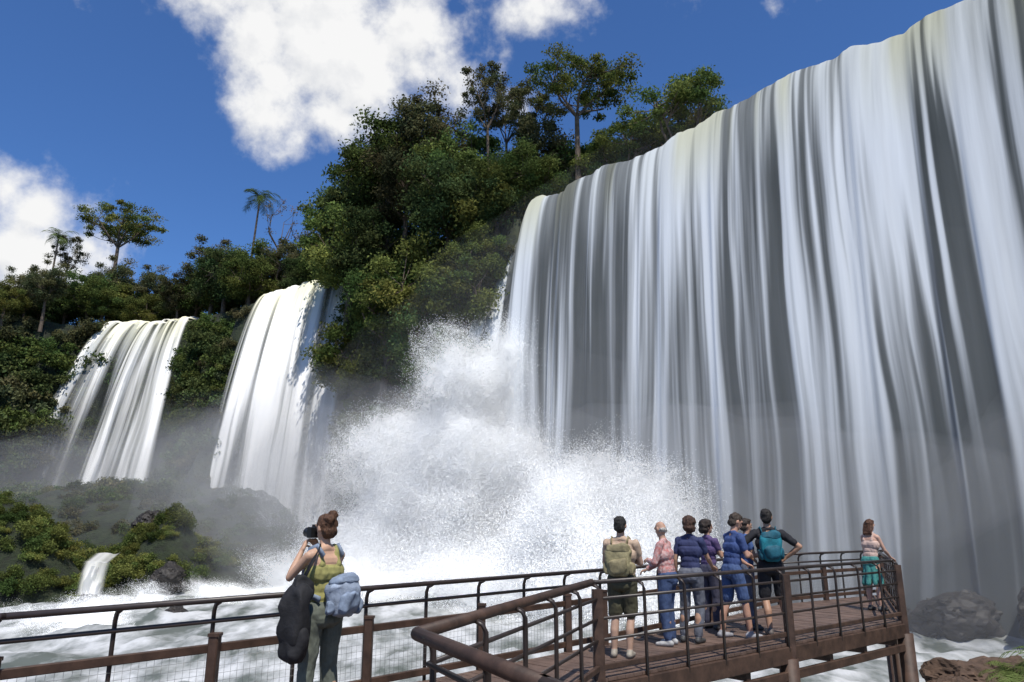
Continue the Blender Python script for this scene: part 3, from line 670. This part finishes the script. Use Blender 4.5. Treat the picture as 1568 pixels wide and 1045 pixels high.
    if hairstyle!='bald':
        B.ell((0,-.016,1.672),(.084,.100,.096),HAIR); B.ell((0,-.045,1.615),(.074,.066,.07),HAIR); B.ell((0,.045,1.722),(.055,.045,.035),HAIR)
    else: B.ell((0,-.045,1.615),(.079,.062,.045),HAIR)
    if hairstyle=='curly': B.ell((0,-.03,1.67),(.105,.11,.105),HAIR); B.ell((0,-.06,1.59),(.095,.075,.07),HAIR)
    if hairstyle=='bun': B.ell((.015,-.075,1.755),(.045,.045,.04),HAIR); B.ell((-.02,-.09,1.71),(.045,.04,.045),HAIR)
    if hairstyle=='long':
        for a in (-.06,-.02,.02,.06): B.cap((a,-.05,1.66),(a*1.1,-.085,1.47),.042,.03,HAIR)
    Rm=rotm('Z',headturn)@rotm('X',headtilt); c=np.array((0,0,1.55)); B.xf(ih,lambda p:c+Rm@(p-c),Rm)
    R2=rotm('X',-lean); c2_=np.array((0,0,.98)); B.xf(i0,lambda p:c2_+R2@(p-c2_),R2)
    mats=[mat(name+'_skin',skin,.55,.1,12,.05),mat(name+'_hair',hair,.7,.5,40,.6,stretch=(1,1,.3)),mat(name+'_top',shirt,.85,.18,14,.2) if plaid is None else mat(name+'_top',shirt,.85,.1,26,.2,col2=plaid),mat(name+'_trousers',pants,.85,.25,9,.2),mat(name+'_shoes',shoe,.6,.2,9,.1),mat(name+'_extra',(.1,.1,.1)),mat(name+'_eyes',(.05,.04,.03),.2,.1,5,0)]
    me=B.build(name,mats,[SHIRT,PANTS],voxel)
    return obj(name,me,(x,y,z),None,head,H/1.755),R2
def sup(c,r,e=.45,n=20):
    V=[];F=[]
    for i in range(n+1):
        ph=-math.pi/2+math.pi*i/n
        for j in range(2*n):
            t=math.pi*j/n
            q=[math.cos(ph)*math.cos(t),math.cos(ph)*math.sin(t),math.sin(ph)]
            q=[math.copysign(abs(k)**e,k)*rr for k,rr in zip(q,r)]
            V.append(Vector(c)+Vector(q))
    for i in range(n):
        for j in range(2*n): F.append((i*2*n+j,i*2*n+(j+1)%(2*n),(i+1)*2*n+(j+1)%(2*n),(i+1)*2*n+j))
    return V,F
def lump(v,amp=.03,fr=9):
    a=np.array([tuple(p) for p in v]); n=np.stack([fbm(a[:,0]*fr,a[:,1]*fr,a[:,2]*fr,3,k)-.5 for k in (1,4,8)],-1)*amp*2
    return [Vector(p) for p in a+n]
def backpack(owner,col,col2,c=(0,-.2,1.24),r=(.15,.09,.22),R2=None,name='backpack',e=.6,amp=.035):
    mb=MB(); M=[mat(name+'_fabric',col,.8,.4,10,.5),mat(name+'_trim',col2,.7,.35,12,.3)]
    def ad(cc,rr,m,ee=e):
        v,f=sup(cc,rr,ee); mb.add(lump(v,amp),f,m,True)
    ad(c,r,0); ad((c[0],c[1]-r[1]*.85,c[2]-r[2]*.35),(r[0]*.75,r[1]*.55,r[2]*.48),1); ad((c[0],c[1]-r[1]*.1,c[2]+r[2]*.78),(r[0]*.85,r[1]*.95,r[2]*.28),1)
    for sg in (-1,1):
        ad((c[0]+sg*r[0]*.98,c[1],c[2]-r[2]*.5),(r[0]*.2,r[1]*.6,r[2]*.35),1)
        mb.loft([(sg*.1,-.12,1.40),(sg*.11,-.04,1.485),(sg*.115,.06,1.46),(sg*.12,.125,1.33),(sg*.15,.10,1.18),(sg*.15,-.03,1.08),(sg*.12,-.12,1.05)],[[(-.025,-.006),(.025,-.006),(.025,.006),(-.025,.006)]]*7,1,True,up=Vector((1,0,.01)))
    me=mb.mesh(name,M)
    if R2 is not None:
        for v in me.vertices:
            v.co=R2@(np.array(v.co)-np.array((0,0,.98)))+np.array((0,0,.98))
    return obj(name,me,(0,0,0),owner)
ph,rr=person('photographer_woman',-1.60,6.45,R(50),1.72,skin=(.50,.31,.21),hair=(.085,.04,.02),shirt=(.30,.28,.10),pants=(.12,.135,.11),arms=('cam','cam'),fem=True,hairstyle='bun',tank=True,lean=.04,stance=.13,voxel=.006)
backpack(ph,(.27,.32,.40),(.20,.25,.33),c=(.04,-.21,1.07),r=(.15,.10,.17),R2=rr,name='daypack',e=.75,amp=.05)
mb=MB(); v,f=sup((-.33,-.10,.92),(.10,.13,.27),.65); mb.add(lump(v,.07,5),f,0,True); v,f=sup((-.34,-.12,.74),(.09,.12,.15),.7); mb.add(lump(v,.05,6),f,0,True); v,f=sup((-.28,-.08,1.15),(.08,.09,.12),.8); mb.add(lump(v,.05,7),f,0,True)
mb.loft([(-.27,-.02,1.15),(-.2,-.1,1.38),(-.1,-.05,1.49),(-.05,.1,1.38),(-.15,.14,1.15),(-.27,.08,1.0)],[[(-.02,-.005),(.02,-.005),(.02,.005),(-.02,.005)]]*6,0,True,up=Vector((1,0,.01)))
obj('shoulder_bag',mb.mesh('shoulder_bag',[mat('black_nylon',(.016,.016,.018),.8,.4,12,.5)]),(0,0,0),ph)
mb=MB(); mb.beam((-.075,.17,1.60),(.075,.17,1.60),.06,.095,0); mb.tube([(0,.19,1.6),(0,.25,1.6),(0,.31,1.6)],[.035,.037,.042],14,0); mb.beam((-.03,.17,1.655),(.03,.17,1.655),.05,.03,0)
obj('camera',mb.mesh('camera',[mat('camera_black',(.015,.015,.016),.35,.2,9,.05)]),(0,0,0),ph)
b,rr=person('standing_man',1.42,9.75,R(-20),1.73,skin=(.45,.29,.21),hair=(.02,.018,.015),shirt=(.45,.33,.24),pants=(.075,.07,.04),arms=('fold','fold'),shorts=True,sleeve=.5,shoe=(.3,.27,.22),stance=.1,fat=1.08,hipshift=.03)
backpack(b,(.30,.26,.14),(.26,.22,.12),c=(0,-.17,1.2),r=(.165,.065,.2),R2=rr,name='tan_backpack')
person('bald_man',2.20,10.7,R(62),1.68,hair=(.35,.33,.3),shirt=(.40,.12,.11),plaid=(.5,.4,.38),pants=(.05,.08,.17),arms=('fold','rail'),hairstyle='bald',sleeve=1.2,fat=1.12,lean=.08,shoe=(.4,.4,.4),headturn=-.5,headtilt=-.15)
person('curly_haired_woman',2.58,10.9,R(-35),1.74,hair=(.06,.03,.018),shirt=(.03,.038,.10),pants=(.13,.14,.17),arms=('hang','rail'),fem=True,sleeve=.6,hairstyle='curly',lean=.06,headturn=.5,hipshift=.04)
person('dark_haired_woman',3.22,12.3,R(-60),1.70,shirt=(.09,.06,.15),pants=(.05,.05,.08),fem=True,arms=('fold','fold'),sleeve=.5,hairstyle='curly',headturn=-.3)
person('blue_shirt_man',3.32,11.35,R(-75),1.80,skin=(.48,.27,.19),hair=(.05,.035,.025),shirt=(.04,.07,.19),pants=(.06,.10,.22),arms=('rail','fold'),sleeve=.6,lean=.14,shorts=True,stride=.16,shoe=(.3,.3,.32),headtilt=-.25)
person('short_haired_man',3.84,12.3,R(-100),1.72,shirt=(.05,.10,.26),pants=(.10,.12,.18),arms=('hang','fold'),sleeve=.5,lean=.05,headturn=.4)
b,rr=person('backpacker_man',4.02,11.7,R(-8),1.86,skin=(.40,.23,.15),hair=(.015,.012,.01),shirt=(.016,.016,.02),pants=(.02,.02,.024),arms=('hips','hips'),shorts=True,sleeve=.7,stride=.13,stance=.15,shoe=(.12,.1,.09),hipshift=-.05,headturn=-.3)
backpack(b,(.012,.17,.22),(.01,.09,.13),c=(0,-.18,1.22),r=(.15,.085,.21),R2=rr,name='teal_backpack')
person('leaning_woman',7.05,14.75,R(-60),1.72,skin=(.50,.30,.22),hair=(.08,.035,.018),shirt=(.50,.36,.30),pants=(.05,.22,.20),arms=('rail','rail'),fem=True,tank=True,hairstyle='long',lean=.16,skirt=True)
print('people',time.time()-T0)
# ---------------------------------------------------------------- camera
cam=bpy.data.cameras.new('cam'); cam.sensor_width=36; cam.lens=25.26; cam.clip_end=4000; cam.clip_start=.05
co=bpy.data.objects.new('cam',cam); COL.objects.link(co); co.location=(0,0,1.65); co.rotation_euler=(R(90+14.2),0,0); scene.camera=co
# ---------------------------------------------------------------- light and sky
Sdir=Vector((.12,-.46,.87)).normalized()
sl=bpy.data.lights.new('sun','SUN'); sl.energy=4.8; sl.angle=R(.5); sl.color=(1,.95,.87)
so=bpy.data.objects.new('sun',sl); COL.objects.link(so); so.rotation_euler=Sdir.to_track_quat('Z','Y').to_euler(); so.location=(20,-20,60)
w=bpy.data.worlds.new('World'); scene.world=w; w.use_nodes=True; nt=w.node_tree; N=nt.nodes; L=nt.links; N.clear()
out=N.new('ShaderNodeOutputWorld'); sky=N.new('ShaderNodeTexSky'); sky.sky_type='NISHITA'; sky.sun_disc=False
sky.sun_elevation=math.asin(Sdir.z); sky.sun_rotation=math.atan2(Sdir.x,Sdir.y); sky.air_density=1.0; sky.dust_density=.3; sky.ozone_density=3
bg=N.new('ShaderNodeBackground'); bg.inputs[1].default_value=.10
hs=N.new('ShaderNodeMix'); hs.data_type='RGBA'; hs.blend_type='MULTIPLY'; hs.inputs['Factor'].default_value=1; hs.inputs['B'].default_value=(.62,.94,1.38,1)
L.new(sky.outputs[0],hs.inputs['A']); L.new(hs.outputs['Result'],bg.inputs[0])
tc=N.new('ShaderNodeTexCoord'); nv=N.new('ShaderNodeVectorMath'); nv.operation='NORMALIZE'; L.new(tc.outputs['Generated'],nv.inputs[0])
def M(op,a,b=None,c=None,clamp=False):
    n=N.new('ShaderNodeMath'); n.operation=op; n.use_clamp=clamp
    for i,v in enumerate((a,b,c)):
        if v is None: continue
        if isinstance(v,(int,float)): n.inputs[i].default_value=v
        else: L.new(v,n.inputs[i])
    return n.outputs[0]
LOB=[(-16.6,37,7),(-25.5,37,3.6),(-22,35.5,4.8),(-9.8,37.5,5.6),(-20.6,32.8,4),(-20.5,29.9,3.0),(-18.2,28.6,2.7),(-12.9,32.6,4.8),(-7.8,34.8,4.0),(-15.5,30.2,3.6),(-22,41,6),(-12,43,7),
 (-35.6,19.8,4.2),(-32.0,18.6,3.2),(-36.0,17,4.4),(-37.5,21.4,3),(-32.5,16,3),(-41,20,5),
 (2.6,39.2,2.9),(5.6,38.4,2.0),(-.9,35.8,1.5),(4,42,3.4),(25.4,37.8,2.0),(17.5,39.5,1.3),(-36.5,36,1.2),(.4,32.3,1.9),(-60,30,9),(58,35,8),(100,30,12),(170,35,14),(-120,30,13)]
def density(vec):
    cur=None
    for az,el,r in LOB:
        a,e=R(az),R(el); c=(math.sin(a)*math.cos(e),math.cos(a)*math.cos(e),math.sin(e))
        d=N.new('ShaderNodeVectorMath'); d.operation='DISTANCE'; L.new(vec,d.inputs[0]); d.inputs[1].default_value=c
        v=M('MULTIPLY_ADD',d.outputs['Value'],-1/R(3.0),R(r)/R(3.0))
        cur=v if cur is None else M('SMOOTH_MAX',cur,v,.5)
    cur=M('MINIMUM',cur,1.6)
    n=N.new('ShaderNodeTexNoise'); n.inputs['Scale'].default_value=11; n.inputs['Detail'].default_value=9; n.inputs['Roughness'].default_value=.58
    L.new(vec,n.inputs['Vector'])
    return M('ADD',cur,M('MULTIPLY_ADD',n.outputs[0],3.6,-2.0))
d0=density(nv.outputs[0])
of=N.new('ShaderNodeVectorMath'); of.operation='ADD'; L.new(nv.outputs[0],of.inputs[0]); of.inputs[1].default_value=(.012,-.004,.022)
d1=density(of.outputs[0])
mask=N.new('ShaderNodeMapRange'); mask.interpolation_type='SMOOTHSTEP'; mask.inputs['From Min'].default_value=-.2; mask.inputs['From Max'].default_value=.9; L.new(d0,mask.inputs[0])
lit=M('MULTIPLY_ADD',M('SUBTRACT',d0,d1),.38,.68,clamp=True)
cr=N.new('ShaderNodeValToRGB'); e=cr.color_ramp.elements; e[0].position=.15; e[0].color=(.62,.65,.71,1); e[1].position=.72; e[1].color=(.96,.96,.96,1); L.new(lit,cr.inputs[0])
bc=N.new('ShaderNodeBackground'); L.new(cr.outputs[0],bc.inputs[0]); bc.inputs[1].default_value=.97
mx=N.new('ShaderNodeMixShader'); L.new(mask.outputs[0],mx.inputs[0]); L.new(bg.outputs[0],mx.inputs[1]); L.new(bc.outputs[0],mx.inputs[2]); L.new(mx.outputs[0],out.inputs[0])
scene.view_settings.view_transform='Standard'; scene.view_settings.look='None'; scene.view_settings.exposure=0
print('done',time.time()-T0)
